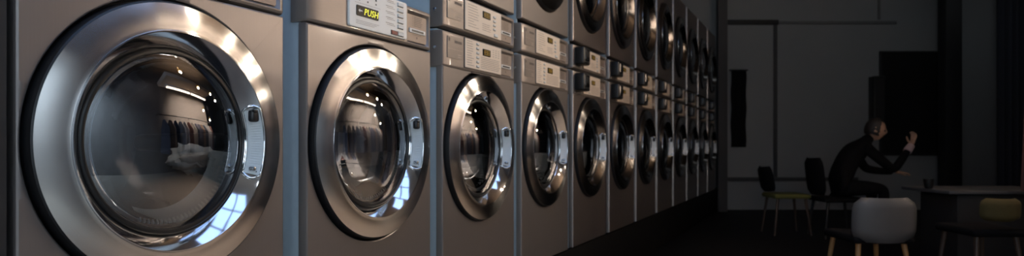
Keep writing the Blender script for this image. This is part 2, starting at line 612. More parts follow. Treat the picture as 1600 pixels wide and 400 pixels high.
def coin_plate_me():
    bm = bmesh.new()
    b_rrslab(bm, xt(0.772), xt(0.962), 0.021, CONS_H - 0.027, 0.006, 0.02, 0.0045, 0)
    y = 0.0038
    for k in range(6):
        b_quad(bm, xt(0.835), xt(0.92) - 0.004 * (k % 3), 0.112 - 0.0065 * k, 0.114 - 0.0065 * k, y, 1)
        b_quad(bm, xt(0.82), xt(0.826), 0.112 - 0.0065 * k, 0.1145 - 0.0065 * k, y, 1)
    b_quad(bm, xt(0.82), xt(0.91), 0.046, 0.0475, y, 1)
    b_quad(bm, xt(0.86), xt(0.872), 0.033, 0.041, y, 1)
    return fin(bm, 'coin_plate', 30)
coin_plate = coin_plate_me()
def slot_me():
    bm = bmesh.new()
    b_rrslab(bm, xt(0.79), xt(0.945), 0.053, 0.069, 0.002, 0.008, 0.0005, 0, 0.001)
    b_rrslab(bm, xt(0.81), xt(0.925), 0.0575, 0.0645, 0.001, 0.004, -0.0004, 1)
    return fin(bm, 'slot', 30)
coin_slot = slot_me()

def btn_me(w, h):
    bm = bmesh.new()
    b_rrslab(bm, -w / 2, w / 2, -h / 2, h / 2, 0.0015, 0.001, -0.0045, 0, 0.001)
    b_quad(bm, -w / 2 - 0.001, w / 2 + 0.001, -h / 2 - 0.0022, -h / 2, -0.0003, 1)
    b_quad(bm, w / 2, w / 2 + 0.0015, -h / 2 - 0.0022, h / 2, -0.0003, 1)
    return fin(bm, 'button', 30)
btn_big = btn_me(0.034, 0.0125)
btn_small = btn_me(0.022, 0.008)
def disp_me(w, h):
    bm = bmesh.new()
    b_rrslab(bm, -w / 2, w / 2, -h / 2, h / 2, 0.004, 0.001, -0.002, 0, 0.0005)
    return fin(bm, 'display', 30)
disp_big = disp_me(0.118, 0.034)
disp_small = disp_me(0.075, 0.03)
push_me = text_me('PUSH', 0.031, 0.0004, 0.2, space=1.05)
arrow_bm = bmesh.new()
b_quad(arrow_bm, -0.004, 0.010, -0.002, 0.002, 0)
arrow_bm.faces.new([arrow_bm.verts.new(p) for p in ((-0.012, 0, 0), (-0.003, 0, -0.006), (-0.003, 0, 0.006))])
arrow_me = fin(arrow_bm, 'arrow', 0)
dig_bm = bmesh.new()
for k in range(4):
    x = -0.024 + 0.014 * k
    for (a, b, c, d) in ((0, 0.009, 0.008, 0.0098), (0, 0.009, -0.0098, -0.008), (0, 0.0016, -0.009, 0.009), (0.0074, 0.009, -0.009, 0.009), (0, 0.009, -0.001, 0.001)):
        if k % 2 and (a, c) == (0, -0.009): continue
        b_quad(dig_bm, x + a, x + b, c, d, 0)
digits_me = fin(dig_bm, 'digits', 0)
switch_bm = bmesh.new()
b_rrslab(switch_bm, -0.038, 0.038, -0.0075, 0.0075, 0.001, 0.001, -0.002, 0)
b_rrslab(switch_bm, -0.036, -0.002, -0.006, 0.006, 0.001, 0, -0.0035, 1)
b_rrslab(switch_bm, 0.002, 0.036, -0.006, 0.006, 0.001, 0, -0.0045, 2)
switch_me = fin(switch_bm, 'switch', 30)
reader_bm = bmesh.new()
b_box(reader_bm, (0, -0.032, 0), (0.125, 0.064, 0.108), 0.012, 3)
b_rrslab(reader_bm, -0.038, 0.038, -0.030, 0.040, 0.006, -0.06, -0.069, 1, 0.003)
b_rrslab(reader_bm, -0.022, 0.022, -0.008, 0.030, 0.003, -0.066, -0.0712, 0, 0.001)
b_box(reader_bm, (0, -0.066, -0.042), (0.06, 0.008, 0.007), 0.002, 2)
reader_me = fin(reader_bm, 'reader')
bolt_bm = bmesh.new()
b_lathe(bolt_bm, [(0.0, -0.010), (0.006, -0.009), (0.009, -0.005), (0.010, -0.001), (0.014, 0.0), (0.014, 0.002)], 16)
bolt_mesh = fin(bolt_bm, 'bolt', 40)

lower_front = front_me(ZB + 0.006, 0.326)
tall_front = front_me(ZB - 0.012 + 0.006, 0.354)
dryer_front = front_me(-0.425, 0.52)
lower_front_dim = lower_front.copy(); dryer_front_dim = dryer_front.copy(); cons_dim = cons_rec.copy()
cab_low = cabinet_me(ZB, 0.478)
cab_tall = cabinet_me(ZB - 0.012, 0.512)
cab_dry = cabinet_me(-0.59, 0.52)

def add_bolts(cab, zs):
    for z in zs:
        for sx in (-1, 1):
            obj('bolt', bolt_mesh, M['bolt'], cab, (HB + sx * (W / 2 - 0.006), 0.038, z), (0, 0, sx * PI / 2))

def make_console(root, z, model):
    """model: cream (large LED), tan_w, tan_d, reader_w, reader_d"""
    rdr = model.startswith('reader')
    c = obj('console', cons_dim if rdr else cons_rec, M['dimconsole'] if rdr else M['console'], root, (0, 0, z))
    cp = obj('coin_plate', coin_plate, [M['recess'], M['ink']], root, (0, 0, z))
    obj('coin_slot', coin_slot, [M['white'], M['black']], cp)
    if model == 'cream':
        p = obj('control_panel', PM_cream, [M['panel'], M['ink'], M['faint']], root, (0, 0, z))
        d = obj('display', disp_big, M['lcd'], p, (xt(0.398), -0.0125, 0.072))
        obj('display_lettering', push_me, M['led'], p, (xt(0.398) + 0.016, -0.0155, 0.0705))
        obj('display_arrow', arrow_me, M['white'], p, (xt(0.398) - 0.040, -0.0155, 0.072))
        for k in range(5):
            obj('button', btn_big, [M['white'], M['ink']], p, (xt(0.672), -0.0125, 0.134 - 0.0195 * k))
        obj('start_switch', switch_me, [M['ink'], M['red'], M['white']], p, (xt(0.645), -0.0125, 0.030))
        return
    wash = model.endswith('w')
    p = obj('control_panel', PM_tw if wash else PM_td, [M['panel2'], M['ink'], M['faint']], root, (0, 0, z))
    tx = 0.53
    obj('display', disp_small, M['lcd'], p, (xt(tx), -0.0105, 0.098 if wash else 0.105))
    obj('display_digits', digits_me, M['ledamber'], p, (xt(tx), -0.0129, 0.098 if wash else 0.105))
    n = 6 if wash else 4
    for k in range(n):
        obj('button', btn_small, [M['white'], M['ink']], p, (xt(0.405 if wash else 0.645), -0.0105, 0.126 - 0.0195 * k if wash else 0.110 - 0.0185 * k))
    if not wash:
        obj('start_switch', btn_big, [M['white'], M['ink']], p, (xt(0.665), -0.0105, 0.028))
    if model.startswith('tan'):
        obj('badge', badge_me, [M['ink'], M['faint'], M['console']], root, (0, 0, z))
    else:
        obj('card_reader', reader_me, [M['black'], M['darkchrome']], root, (xt(0.115), 0.0, z + 0.078), label='black card reader box')

ordw = ['first', 'second', 'third', 'fourth', 'fifth', 'sixth', 'seventh', 'eighth', 'ninth', 'tenth', 'eleventh', 'twelfth']
NCOL = 12
wl = {0: 'nearest stainless front-loading washer, its huge chrome door filling the left end',
      1: 'stainless front-loading washer with cream panel and lit PUSH display',
      2: 'tan-panel washer with bright chrome door, first one with a dryer stacked above',
      3: 'tan-panel washer without card reader, right next to the first black card readers',
      4: 'nearest bottom-row washer with black card reader, above the start of the black floor'}
dl = {2: 'nearest stacked dryer, tan control panel above the bright third washer',
      3: 'second stacked dryer from the left, tan panel without card reader',
      4: 'nearest stacked dryer with black card reader, dark door cut by the top edge'}
for n in range(NCOL):
    X = S0 + PITCH * n + 0.012
    tall = n < 2
    dz = 0.012 if tall else -0.006
    r = empty('washing_machine', (X, YF, ZB), wl.get(n, 'dim stainless washer with card reader, %s from the left in the bottom row' % ordw[n]), 'washing machine', 'front-loading washers in the bottom row')
    o = -ZB + dz     # local height of door centre
    cab = obj('cabinet', cab_tall if tall else cab_low, M['slate'], r, (0, 0, -ZB + (0.012 if tall else 0)), label='slate grey painted cabinet sides')
    obj('front_panel', tall_front if tall else (lower_front if n < 4 else lower_front_dim), M['steel'] if n < 4 else M['dimsteel'], r, (0, 0, -ZB + (0.012 if tall else 0)))
    obj('door_well', well_me, M['gap'], r, (0, 0, o if not tall else -ZB + 0.012))
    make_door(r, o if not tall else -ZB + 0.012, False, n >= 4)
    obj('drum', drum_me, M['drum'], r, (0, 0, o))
    gz = obj('ribbed_gasket', gasket_me, M['rib'], r, (0, 0, o))
    zc = (0.369 if tall else 0.3215) - ZB
    make_console(r, zc, 'cream' if tall else ('tan_w' if n < 4 else 'reader_w'))
    if n < 5:
        add_bolts(cab, [zc + ZB + 0.078])
    if n >= 2:
        rd = empty('tumble_dryer', (X, YF, 0.4785), dl.get(n, 'dim stacked dryer with card reader, %s from the left in the upper row' % ordw[n - 2]), 'tumble dryer', 'stacked dryers in the upper row')
        b = 1.105 - 0.4785
        cab = obj('cabinet', cab_dry, M['slate'], rd, (0, 0, b), label='slate grey painted cabinet sides')
        obj('front_panel', dryer_front if n < 4 else dryer_front_dim, M['steel'] if n < 4 else M['dimsteel'], rd, (0, 0, b - 0.03))
        obj('door_well', well_me, M['gap'], rd, (0, 0, b - 0.03))
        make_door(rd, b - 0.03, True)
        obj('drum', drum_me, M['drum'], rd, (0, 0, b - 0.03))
        make_console(rd, 0.004, 'tan_d' if n < 4 else 'reader_d')
        if n < 5:
            add_bolts(cab, [0.004 - b + 0.070])

# laundry behind the glass ---------------------------------------------------
def heap(name, loc, s, seed, m, label, amp=0.35, sub=4, group=None):
    bm = bmesh.new()
    bmesh.ops.create_icosphere(bm, subdivisions=sub, radius=1.0)
    for v in bm.verts:
        p = v.co.copy()
        d = noise.fractal(p * 1.6 + Vector((seed, seed * 2.1, 0)), 0.8, 2.1, 4)
        rdg = 1 - abs(noise.noise(p * 3.1 + Vector((0, seed, seed))))
        k = 1 + amp * d + amp * 0.5 * (rdg - 0.7)
        v.co = Vector((p.x * s[0] * k, p.y * s[1] * k, p.z * s[2] * k))
    o = obj(name, fin(bm, 'heap', 60), m, None, loc)
    return tag(o, label, 'laundry', group)

xd = [S0 + PITCH * k + 0.012 for k in range(4)]
heap('laundry_heap', (xd[0] + 0.05, YF + 0.30, -0.19), (0.15, 0.10, 0.06), 1, M['cloth_dark'], 'dark clothes heaped in the drum of the nearest washer')
heap('towel', (xd[0] + 0.175, YF + 0.135, -0.035), (0.062, 0.045, 0.036), 2.2, M['cloth_white'], 'crumpled white towel inside the nearest washer', 0.5)
heap('laundry_heap', (xd[1] + 0.02, YF + 0.30, -0.19), (0.15, 0.10, 0.06), 3.3, M['cloth_dark'], 'dark clothes heaped in the drum of the PUSH display washer')
heap('towel', (xd[1] + 0.05, YF + 0.135, -0.075), (0.065, 0.045, 0.036), 4.1, M['cloth_white'], 'white towel lying low in the drum of the PUSH display washer', 0.5)
heap('shirt', (xd[1] + 0.165, YF + 0.125, 0.03), (0.04, 0.035, 0.06), 5.9, M['cloth_white'], 'white shirt bunched upright right of the towel behind the PUSH washer glass', 0.5)
heap('towel', (xd[2] + 0.14, YF + 0.125, 0.04), (0.045, 0.04, 0.055), 7.4, M['cloth_white'], 'white towel in the drum of the third washer from the left', 0.5)

# ------------------------------------------------------------------ room shell
def struct(name, me, m, loc=(0, 0, 0), rz=0.0):
    o = obj(name, me, m, None, loc, (0, 0, rz))
    return tag(o, kind='structure')
def plain(c, s, bev=0.0): return box_me(c, s, bev)

M['floor'] = simple('dark_floor', (0.0045, 0.0045, 0.005), 0.6, nscale=3, namt=0.25, bump=0.02, spec=0.15)
M['ceil'] = simple('ceiling_paint', (0.22, 0.18, 0.15), 0.9, nscale=2, namt=0.1)
M['wallwarm'] = simple('warm_wall', (0.16, 0.135, 0.118), 0.85, nscale=3, namt=0.2)
M['walldark'] = simple('navy_wall', (0.06, 0.075, 0.10), 0.8, nscale=3, namt=0.2)
M['wallfar'] = simple('grey_wall', (0.24, 0.245, 0.25), 0.9, nscale=1.2, namt=0.08, bump=0.02)
M['trimdark'] = simple('dark_trim', (0.012, 0.012, 0.013), 0.6, nscale=10, namt=0.2)
M['plinth'] = simple('black_plinth', (0.004, 0.004, 0.004), 0.8, nscale=8, namt=0.3, spec=0.1)

struct('floor', plain((6, -3, ZF - 0.05), (22, 14, 0.1)), M['floor'])
M['nearfloor'] = simple('warm_floor_boards', (0.17, 0.135, 0.105), 0.5, nscale=4, namt=0.2)
struct('floor', plain((1.0, -0.42, ZF + 0.004), (6.6, 2.9, 0.012)), M['nearfloor'])
struct('ceiling', plain((6, -3, 2.75 + 0.05), (22, 14, 0.1)), M['ceil'])
struct('wall_back', plain((4.5, YF + 0.80, 0.89), (15.5, 0.1, 3.72)), M['walldark'])
struct('trim_1', plain((5.3, YF + 0.385, (ZF + ZB) / 2 - 0.001), (11.0, 0.75, ZB - ZF - 0.004), 0.006), M['plinth'])
struct('wall_left', plain((-3.3, -0.2, 0.89), (0.1, 5.2, 3.72)), M['walldark'])
struct('wall_right', plain((1.35, -1.95, 0.89), (9.3, 0.1, 3.72)), M['wallwarm'])

struct('shade_block', plain((-0.52, YF + 0.37, 0.89), (2.5, 0.74, 3.72)), M['trimdark'])  # added dark block, keeps the strip left of the first washer in shade
# far wall, square to the view
DW = 10.25
def at(px, py, D):
    return FW * D + RT * ((px - 800) / 1042 * D) + Vector((0, 0, (229 - py) / 1042 * D))
fw_me = box_me((6.3, 0.06, 0.89), (9.0, 0.12, 3.72))
FWO = FW * DW
struct('wall_far', fw_me, M['wallfar'], FWO, RZ)
def far_strip(name, x0, x1, y0, y1, m, proud=0.02):
    k = DW / 1042
    a, b = (x0 - 800) * k, (x1 - 800) * k
    z0, z1 = (229 - y1) * k, (229 - y0) * k
    return struct(name, box_me(((a + b) / 2, -proud / 2 - 0.001, (z0 + z1) / 2), (b - a, proud, z1 - z0), 0.004), m, FWO, RZ)
M['trimgrey'] = simple('grey_seam', (0.05, 0.05, 0.052), 0.8, nscale=10, namt=0.1)
M['trimfaint'] = simple('faint_seam', (0.13, 0.13, 0.132), 0.8, nscale=10, namt=0.1)
far_strip('trim_2', 1133, 1216, 31, 39, M['trimdark'])
far_strip('trim_3', 1216, 1400, 33, 38, M['trimfaint'])
far_strip('trim_4', 1208, 1214, 39, 277, M['trimgrey'])
far_strip('trim_5', 1371, 1375, -60, 31, M['trimfaint'])
far_strip('trim_6', 1130, 1340, 277, 283, M['trimgrey'])
# dark post where the machine row ends
struct('trim_7', box_me((0, 0, 0.89), (0.14, 0.10, 3.72), 0.008), M['trimgrey'], Vector(at(1128, 229, 9.95)) , RZ)
struct('trim_8', box_me((0, 0, 0.89), (0.24, 0.2, 3.72), 0.01), M['trimdark'], Vector(at(1484, 229, 9.9)), RZ)

# ------------------------------------------------------------------ camera
cam = bpy.data.cameras.new('camera')
cam.sensor_width = 36
cam.lens = 36 * 1042 / 1600
cam.shift_y = (229 - 200) / 1600
cam.clip_start = 0.02
co = bpy.data.objects.new('camera', cam)
link(co)
co.location = (0, 0, 0)
co.rotation_euler = (PI / 2, 0, RZ)
cam.dof.use_dof = True
cam.dof.focus_distance = 1.75
cam.dof.aperture_fstop = 4.0
sc.camera = co


# ------------------------------------------------------------------ seating area in the dark end of the room
M['wood'] = simple('pale_wood', (0.30, 0.16, 0.06), 0.5, nscale=14, namt=0.25)
M['darkwood'] = simple('dark_wood', (0.05, 0.03, 0.02), 0.5, nscale=14, namt=0.25)
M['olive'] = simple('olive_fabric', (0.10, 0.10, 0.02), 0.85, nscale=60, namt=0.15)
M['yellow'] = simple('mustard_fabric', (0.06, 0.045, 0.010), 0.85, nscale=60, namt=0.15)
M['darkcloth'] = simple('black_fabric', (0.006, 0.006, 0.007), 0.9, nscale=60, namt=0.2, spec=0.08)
M['skin'] = simple('skin', (0.42, 0.25, 0.17), 0.55, nscale=30, namt=0.06)
M['hair'] = simple('dark_hair', (0.010, 0.008, 0.007), 0.6, nscale=120, namt=0.3)
M['cuff'] = simple('pale_pink_cuff', (0.42, 0.31, 0.32), 0.85, nscale=60, namt=0.1)
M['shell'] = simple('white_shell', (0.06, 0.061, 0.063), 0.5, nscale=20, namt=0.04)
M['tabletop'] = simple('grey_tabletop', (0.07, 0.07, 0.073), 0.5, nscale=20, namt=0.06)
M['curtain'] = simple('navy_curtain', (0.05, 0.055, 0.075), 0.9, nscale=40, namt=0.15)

def floor_at(px, D):
    v = FW * D + RT * ((px - 800) / 1042 * D)
    return (v.x, v.y, ZF)

def leg_me(p0, p1, r0, r1):
    bm = bmesh.new()
    b_tube(bm, [p0, Vector(p0).lerp(Vector(p1), 0.5), p1], [r0, (r0 + r1) / 2, r1], 10)
    return fin(bm, 'leg', 50)

def curved_pad(w, h, th, curve, rows=8, cols=14, corner=0.05):
    """upright pad facing -y, curving round its sides"""
    bm = bmesh.new()
    F, B = [], []
    for i in range(rows + 1):
        v = i / rows
        f, b = [], []
        for j in range(cols + 1):
            u = 2 * j / cols - 1
            # superellipse outline
            ev = 2 * v - 1
            sq = (1 - abs(ev) ** 5 * 0.30)
            x = u * w / 2 * sq
            z = h * v + 0.0
            e = max(abs(u), abs(ev))
            t = th / 2 * math.sqrt(max(0.02, 1 - e ** 6))
            y = curve * (u * u)
            f.append(bm.verts.new((x, y - t, z)))
            b.append(bm.verts.new((x, y + t, z)))
        F.append(f); B.append(b)
    for i in range(rows):
        for j in range(cols):
            bm.faces.new((F[i][j], F[i][j + 1], F[i + 1][j + 1], F[i + 1][j]))
            bm.faces.new((B[i][j], B[i + 1][j], B[i + 1][j + 1], B[i][j + 1]))
    for i in range(rows):
        bm.faces.new((F[i][0], F[i + 1][0], B[i + 1][0], B[i][0]))
        bm.faces.new((F[i][cols], B[i][cols], B[i + 1][cols], F[i + 1][cols]))
    for j in range(cols):
        bm.faces.new((F[0][j], B[0][j], B[0][j + 1], F[0][j + 1]))
        bm.faces.new((F[rows][j], F[rows][j + 1], B[rows][j + 1], B[rows][j]))
    return fin(bm, 'pad', 50)

def seat_me(w, d, th, z):
    bm = bmesh.new()
    b_box(bm, (0, 0, z), (w, d, th), min(th * 0.45, 0.03), 4)
    return fin(bm, 'seat', 50)

def chair(loc, rz, label, seat_m, back_m, leg_m, sw=0.40, sd=0.40, sh=0.45, back_h=0.28, back_z=0.02, lean=0.18, back_w=0.38, bt=0.04, group='chairs in the dark seating area', curve=0.05, name='dining_chair'):
    r = empty(name, loc, label, 'chair', group, rz)
    obj('seat', seat_me(sw, sd, 0.05, sh - 0.025), seat_m, r)
    obj('backrest', curved_pad(back_w, back_h, bt, -curve), back_m, r, (0, sd / 2 + 0.01 + curve * 0.4, sh + back_z), (-lean, 0, 0))
    for sx in (-1, 1):
        for sy in (-1, 1):
            obj('leg', leg_me((sx * (sw / 2 - 0.05), sy * (sd / 2 - 0.05), sh - 0.04), (sx * (sw / 2 - 0.01), sy * (sd / 2 + 0.0), 0.001), 0.017, 0.011), leg_m, r)
    return r

# side-on chair by the far wall: back on the left, seat to the right
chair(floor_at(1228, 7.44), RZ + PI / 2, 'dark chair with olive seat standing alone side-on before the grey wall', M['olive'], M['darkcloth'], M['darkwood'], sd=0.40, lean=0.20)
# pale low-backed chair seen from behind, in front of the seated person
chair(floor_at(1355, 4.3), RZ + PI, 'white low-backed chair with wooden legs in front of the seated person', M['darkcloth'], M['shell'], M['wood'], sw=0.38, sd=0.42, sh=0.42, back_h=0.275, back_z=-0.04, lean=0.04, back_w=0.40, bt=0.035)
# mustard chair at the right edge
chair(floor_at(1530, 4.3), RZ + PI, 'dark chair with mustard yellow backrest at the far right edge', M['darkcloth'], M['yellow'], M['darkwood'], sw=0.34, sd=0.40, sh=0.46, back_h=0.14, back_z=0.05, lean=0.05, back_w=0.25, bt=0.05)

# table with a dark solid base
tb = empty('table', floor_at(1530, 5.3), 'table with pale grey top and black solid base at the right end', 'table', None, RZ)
bm = bmesh.new(); b_box(bm, (0.03, 0, 0.625), (0.94, 0.62, 0.03), 0.008, 3)
obj('tabletop', fin(bm, 'top'), M['tabletop'], tb)
bm = bmesh.new()
b_box(bm, (0.06, -0.05, 0.32), (0.84, 0.46, 0.575), 0.01, 2)
b_box(bm, (0.06, -0.05, 0.02), (0.78, 0.40, 0.04), 0.004, 1)
obj('base', fin(bm, 'base'), M['trimdark'], tb)
cup = empty('cup', (0, 0, 0), 'small dark cup standing on the left end of the grey tabletop', 'cup')
v = FW * 5.25 + RT * ((1451 - 800) / 1042 * 5.25)
cup.location = (v.x, v.y, ZF + 0.640)
bm = bmesh.new(); b_vlathe(bm, [(0.0, 0.0), (0.026, 0.0), (0.034, 0.03), (0.038, 0.075), (0.035, 0.075), (0.030, 0.03), (0.0, 0.012)], 24)
obj('bowl', fin(bm, 'cup', 40), M['black'], cup)
bm = bmesh.new(); b_tube(bm, [(0.036, 0, 0.06), (0.055, 0, 0.058), (0.06, 0, 0.04), (0.05, 0, 0.022), (0.032, 0, 0.022)], 0.005, 8)
obj('handle', fin(bm, 'h', 60), M['black'], cup)

# black board, speaker, banner, curtain on the far wall
k = DW / 1042
def wall_pt(px, py, out=0.0):
    return FW * (DW - out) + RT * ((px - 800) * k) + Vector((0, 0, (229 - py) * k))
b = empty('black_board', wall_pt(1424, 243, 0.002), 'large black upright board hung on the grey wall behind the seated person', 'board', None, RZ)
bm = bmesh.new(); b_rrslab(bm, -0.475, 0.475, 0.02, 1.58, 0.01, 0.0, -0.03, 0, 0.003)
obj('panel', fin(bm, 'panel'), M['black'], b)
bm = bmesh.new()
for (c, s_) in (((0, -0.025, 0.015), (1.0, 0.05, 0.03)), ((0, -0.025, 1.585), (1.0, 0.05, 0.03)), ((-0.485, -0.025, 0.8), (0.03, 0.05, 1.6)), ((0.485, -0.025, 0.8), (0.03, 0.05, 1.6))):
    b_box(bm, c, s_, 0.004, 1)
obj('frame', fin(bm, 'frame'), M['trimdark'], b)
sp = empty('wall_speaker', wall_pt(1365, 212, 0.002), 'narrow black wall speaker just left of the large black board', 'speaker', None, RZ)
obj('housing', box_me((0, -0.09, 0.45), (0.17, 0.18, 0.90), 0.012), M['black'], sp)
bm = bmesh.new(); b_rrslab(bm, -0.07, 0.07, 0.04, 0.86, 0.01, -0.18, -0.186, 0, 0.002)
obj('grille', fin(bm, 'g'), M['trimdark'], sp)
bn = empty('banner', wall_pt(1153, 110, 0.03), 'narrow dark banner hanging on the grey wall beside the end of the washers', 'banner', None, RZ)
bm = bmesh.new(); b_tube(bm, [(-0.14, 0, 0), (0, 0, 0), (0.14, 0, 0)], 0.012, 10)
obj('rod', fin(bm, 'rod', 50), M['black'], bn)
bm = bmesh.new()
g = []
for i in range(13):
    z = -1.18 * i / 12
    g.append([bm.verts.new((-0.115 + 0.0192 * j + 0.006 * math.sin(i * 1.3), 0.008 * math.sin(j * 1.4 + i * 0.2), z)) for j in range(13)])
for i in range(12):
    for j in range(12):
        bm.faces.new((g[i][j], g[i][j + 1], g[i + 1][j + 1], g[i + 1][j]))
obj('cloth', fin(bm, 'cloth', 60), M['darkcloth'], bn)
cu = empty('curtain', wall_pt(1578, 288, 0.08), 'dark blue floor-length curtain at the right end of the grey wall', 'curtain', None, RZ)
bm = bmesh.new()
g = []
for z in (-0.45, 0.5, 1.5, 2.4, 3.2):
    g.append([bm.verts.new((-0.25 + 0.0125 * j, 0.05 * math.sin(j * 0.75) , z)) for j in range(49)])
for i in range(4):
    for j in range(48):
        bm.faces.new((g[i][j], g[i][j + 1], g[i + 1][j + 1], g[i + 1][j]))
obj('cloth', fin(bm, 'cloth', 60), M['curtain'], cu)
bm = bmesh.new(); b_tube(bm, [(-0.3, 0, 3.22), (0.1, 0, 3.22), (0.42, 0, 3.22)], 0.015, 10)
obj('rod', fin(bm, 'rod', 50), M['black'], cu)

# seated person ----------------------------------------------------------------
pl = floor_at(1305, 7.2)
pr = empty('person', pl, 'person in black seated in profile, leaning forward with one hand raised to the face', 'person', None, RZ)
def skin_mesh(verts, edges, rad, root, sub=2):
    me = bpy.data.meshes.new('sk')
    me.from_pydata(verts, edges, [])
    o = bpy.data.objects.new('sk', me)
    COL.objects.link(o)
    md = o.modifiers.new('s', 'SKIN')
    md.use_smooth_shade = True
    for i, v in enumerate(me.skin_vertices[0].data):
        v.radius = rad[i] if isinstance(rad[i], tuple) else (rad[i], rad[i])
        v.use_root = (i == root)
    s_ = o.modifiers.new('ss', 'SUBSURF'); s_.levels = sub
    bpy.context.view_layer.update()
    out = bpy.data.meshes.new_from_object(o.evaluated_get(bpy.context.evaluated_depsgraph_get()))
    bpy.data.objects.remove(o)
    return out
J = []; E = []; RD = []
def j(p, r, parent=None):
    J.append(p); RD.append(r)
    if parent is not None: E.append((parent, len(J) - 1))
    return len(J) - 1
pel = j((0.02, 0, 0.57), (0.15, 0.13))
sp1 = j((0.08, 0, 0.74), (0.14, 0.125), pel)
sp2 = j((0.18, 0, 0.88), (0.155, 0.13), sp1)
sp3 = j((0.26, 0, 0.97), (0.12, 0.10), sp2)
nk = j((0.345, 0, 1.045), 0.055, sp3)
hd0 = j((0.39, -0.005, 1.085), 0.06, nk)
tips = {}
for s_ in (-1, 1):
    sh = j((0.25, s_ * 0.17, 0.955), 0.065, sp3)
    if s_ < 0:
        el = j((0.52, s_ * 0.20, 0.72), 0.05, j((0.38, s_ * 0.20, 0.83), 0.055, sh))
        fa = j((0.65, s_ * 0.15, 0.86), 0.042, el)
        wr = j((0.755, s_ * 0.10, 0.975), 0.030, fa)
        tips['r'] = wr
    else:
        el = j((0.45, s_ * 0.22, 0.72), 0.05, j((0.36, s_ * 0.20, 0.83), 0.055, sh))
        fa = j((0.57, s_ * 0.15, 0.70), 0.042, el)
        wr = j((0.68, s_ * 0.08, 0.69), 0.030, fa)
        tips['l'] = wr
    hp = j((0.06, s_ * 0.10, 0.53), 0.10, pel)
    th = j((0.26, s_ * 0.11, 0.53), 0.085, hp)
    kn = j((0.46, s_ * 0.12, 0.52), 0.065, th)
    sn = j((0.45, s_ * 0.12, 0.28), 0.055, kn)
    an = j((0.43, s_ * 0.12, 0.09), 0.042, sn)
    ft = j((0.50, s_ * 0.12, 0.045), 0.042, an)
    j((0.62, s_ * 0.125, 0.035), 0.03, ft)
body = skin_mesh(J, E, RD, 0)
# head, hands joined into the one body mesh
bm = bmesh.new()
bm.from_mesh(body)
for f in bm.faces: f.material_index = 0
def add_mesh(me, mi, Mx=None):
    t = bmesh.new(); t.from_mesh(me)
    if Mx is not None: t.transform(Mx)
    for f in t.faces: f.material_index = mi
    m2 = bpy.data.meshes.new('t'); t.to_mesh(m2); t.free()
    bm.from_mesh(m2)
hb = bmesh.new()
bmesh.ops.create_icosphere(hb, subdivisions=4, radius=1.0)
for v in hb.verts:
    x, y, z = v.co
    w = 1.0 - 0.22 * max(0, -z) - 0.06 * max(0, z)
    X_, Y_, Z_ = 0.098 * x * (1 - 0.10 * max(0, -z)), 0.076 * y * w, 0.118 * z
    if x > 0.3:
        nose = math.exp(-((y / 0.16) ** 2)) * math.exp(-(((z + 0.12) / 0.20) ** 2))
        X_ += 0.026 * nose
        brow = math.exp(-(((z - 0.16) / 0.10) ** 2)); X_ += 0.004 * brow
        for ey in (-0.38, 0.38):
            X_ -= 0.010 * math.exp(-(((y - ey) / 0.18) ** 2 + ((z - 0.02) / 0.12) ** 2))
        X_ += 0.006 * math.exp(-((y / 0.3) ** 2 + ((z + 0.5) / 0.08) ** 2))
        X_ -= 0.005 * math.exp(-((y / 0.3) ** 2 + ((z + 0.58) / 0.03) ** 2))
        X_ += 0.010 * math.exp(-((y / 0.35) ** 2 + ((z + 0.85) / 0.15) ** 2))
    v.co = (X_, Y_, Z_)
for sy in (-1, 1):
    b_box(hb, (-0.005, sy * 0.077, -0.005), (0.034, 0.014, 0.06), 0.006, 2)
hm = fin(hb, 'head', 60)
HM = Matrix.Translation((0.43, -0.01, 1.155)) @ Matrix.Rotation(R(-20), 4, 'Z') @ Matrix.Rotation(R(12), 4, 'Y')
add_mesh(hm, 1, HM)
def hand(base, dirv, side, up, curl):
    """palm plus five bent fingers, one skinned chain each"""
    base = Vector(base); d = Vector(dirv).normalized(); s = Vector(side).normalized(); u = Vector(up).normalized()
    P = lambda a, b_, c: tuple(base + d * a + s * b_ + u * c)
    out = [skin_mesh([P(0, 0, 0), P(0.03, 0, 0), P(0.06, 0, 0.002), P(0.085, 0, 0.002)], [(0, 1), (1, 2), (2, 3)], [(0.024, 0.02), (0.034, 0.018), (0.040, 0.016), (0.038, 0.014)], 0)]
    for (o_, L_) in ((-0.030, 0.070), (-0.010, 0.078), (0.010, 0.073), (0.029, 0.058)):
        a = 0.08; c = 0.0; pts = [P(0.07, o_, 0)]
        ang = 0
        for q, fr in enumerate((0.45, 0.32, 0.23)):
            ang += curl * (0.6 + 0.3 * q)
            a += L_ * fr * math.cos(ang); c += L_ * fr * math.sin(ang)
            pts.append(P(a, o_ * 1.1, c))
        out.append(skin_mesh(pts, [(0, 1), (1, 2), (2, 3)], [0.0095, 0.0088, 0.0082, 0.0072], 0, 1))
    out.append(skin_mesh([P(0.02, -0.025, 0.0), P(0.045, -0.05, 0.012), P(0.07, -0.062, 0.024), P(0.09, -0.062, 0.034)], [(0, 1), (1, 2), (2, 3)], [0.013, 0.0105, 0.0095, 0.008], 0, 1))
    for me in out: add_mesh(me, 1)
hand((0.765, -0.098, 0.985), (0.35, 0.05, 0.94), (0.2, -0.97, 0.0), (-0.9, 0, 0.35), 0.45)
hand((0.69, 0.076, 0.69), (0.97, -0.2, -0.02), (0.2, 0.97, 0), (0, 0, -1), 0.35)
bme = bpy.data.meshes.new('person')
bm.to_mesh(bme); bm.free(); bme.shade_smooth()
obj('body', bme, [M['darkcloth'], M['skin']], pr)
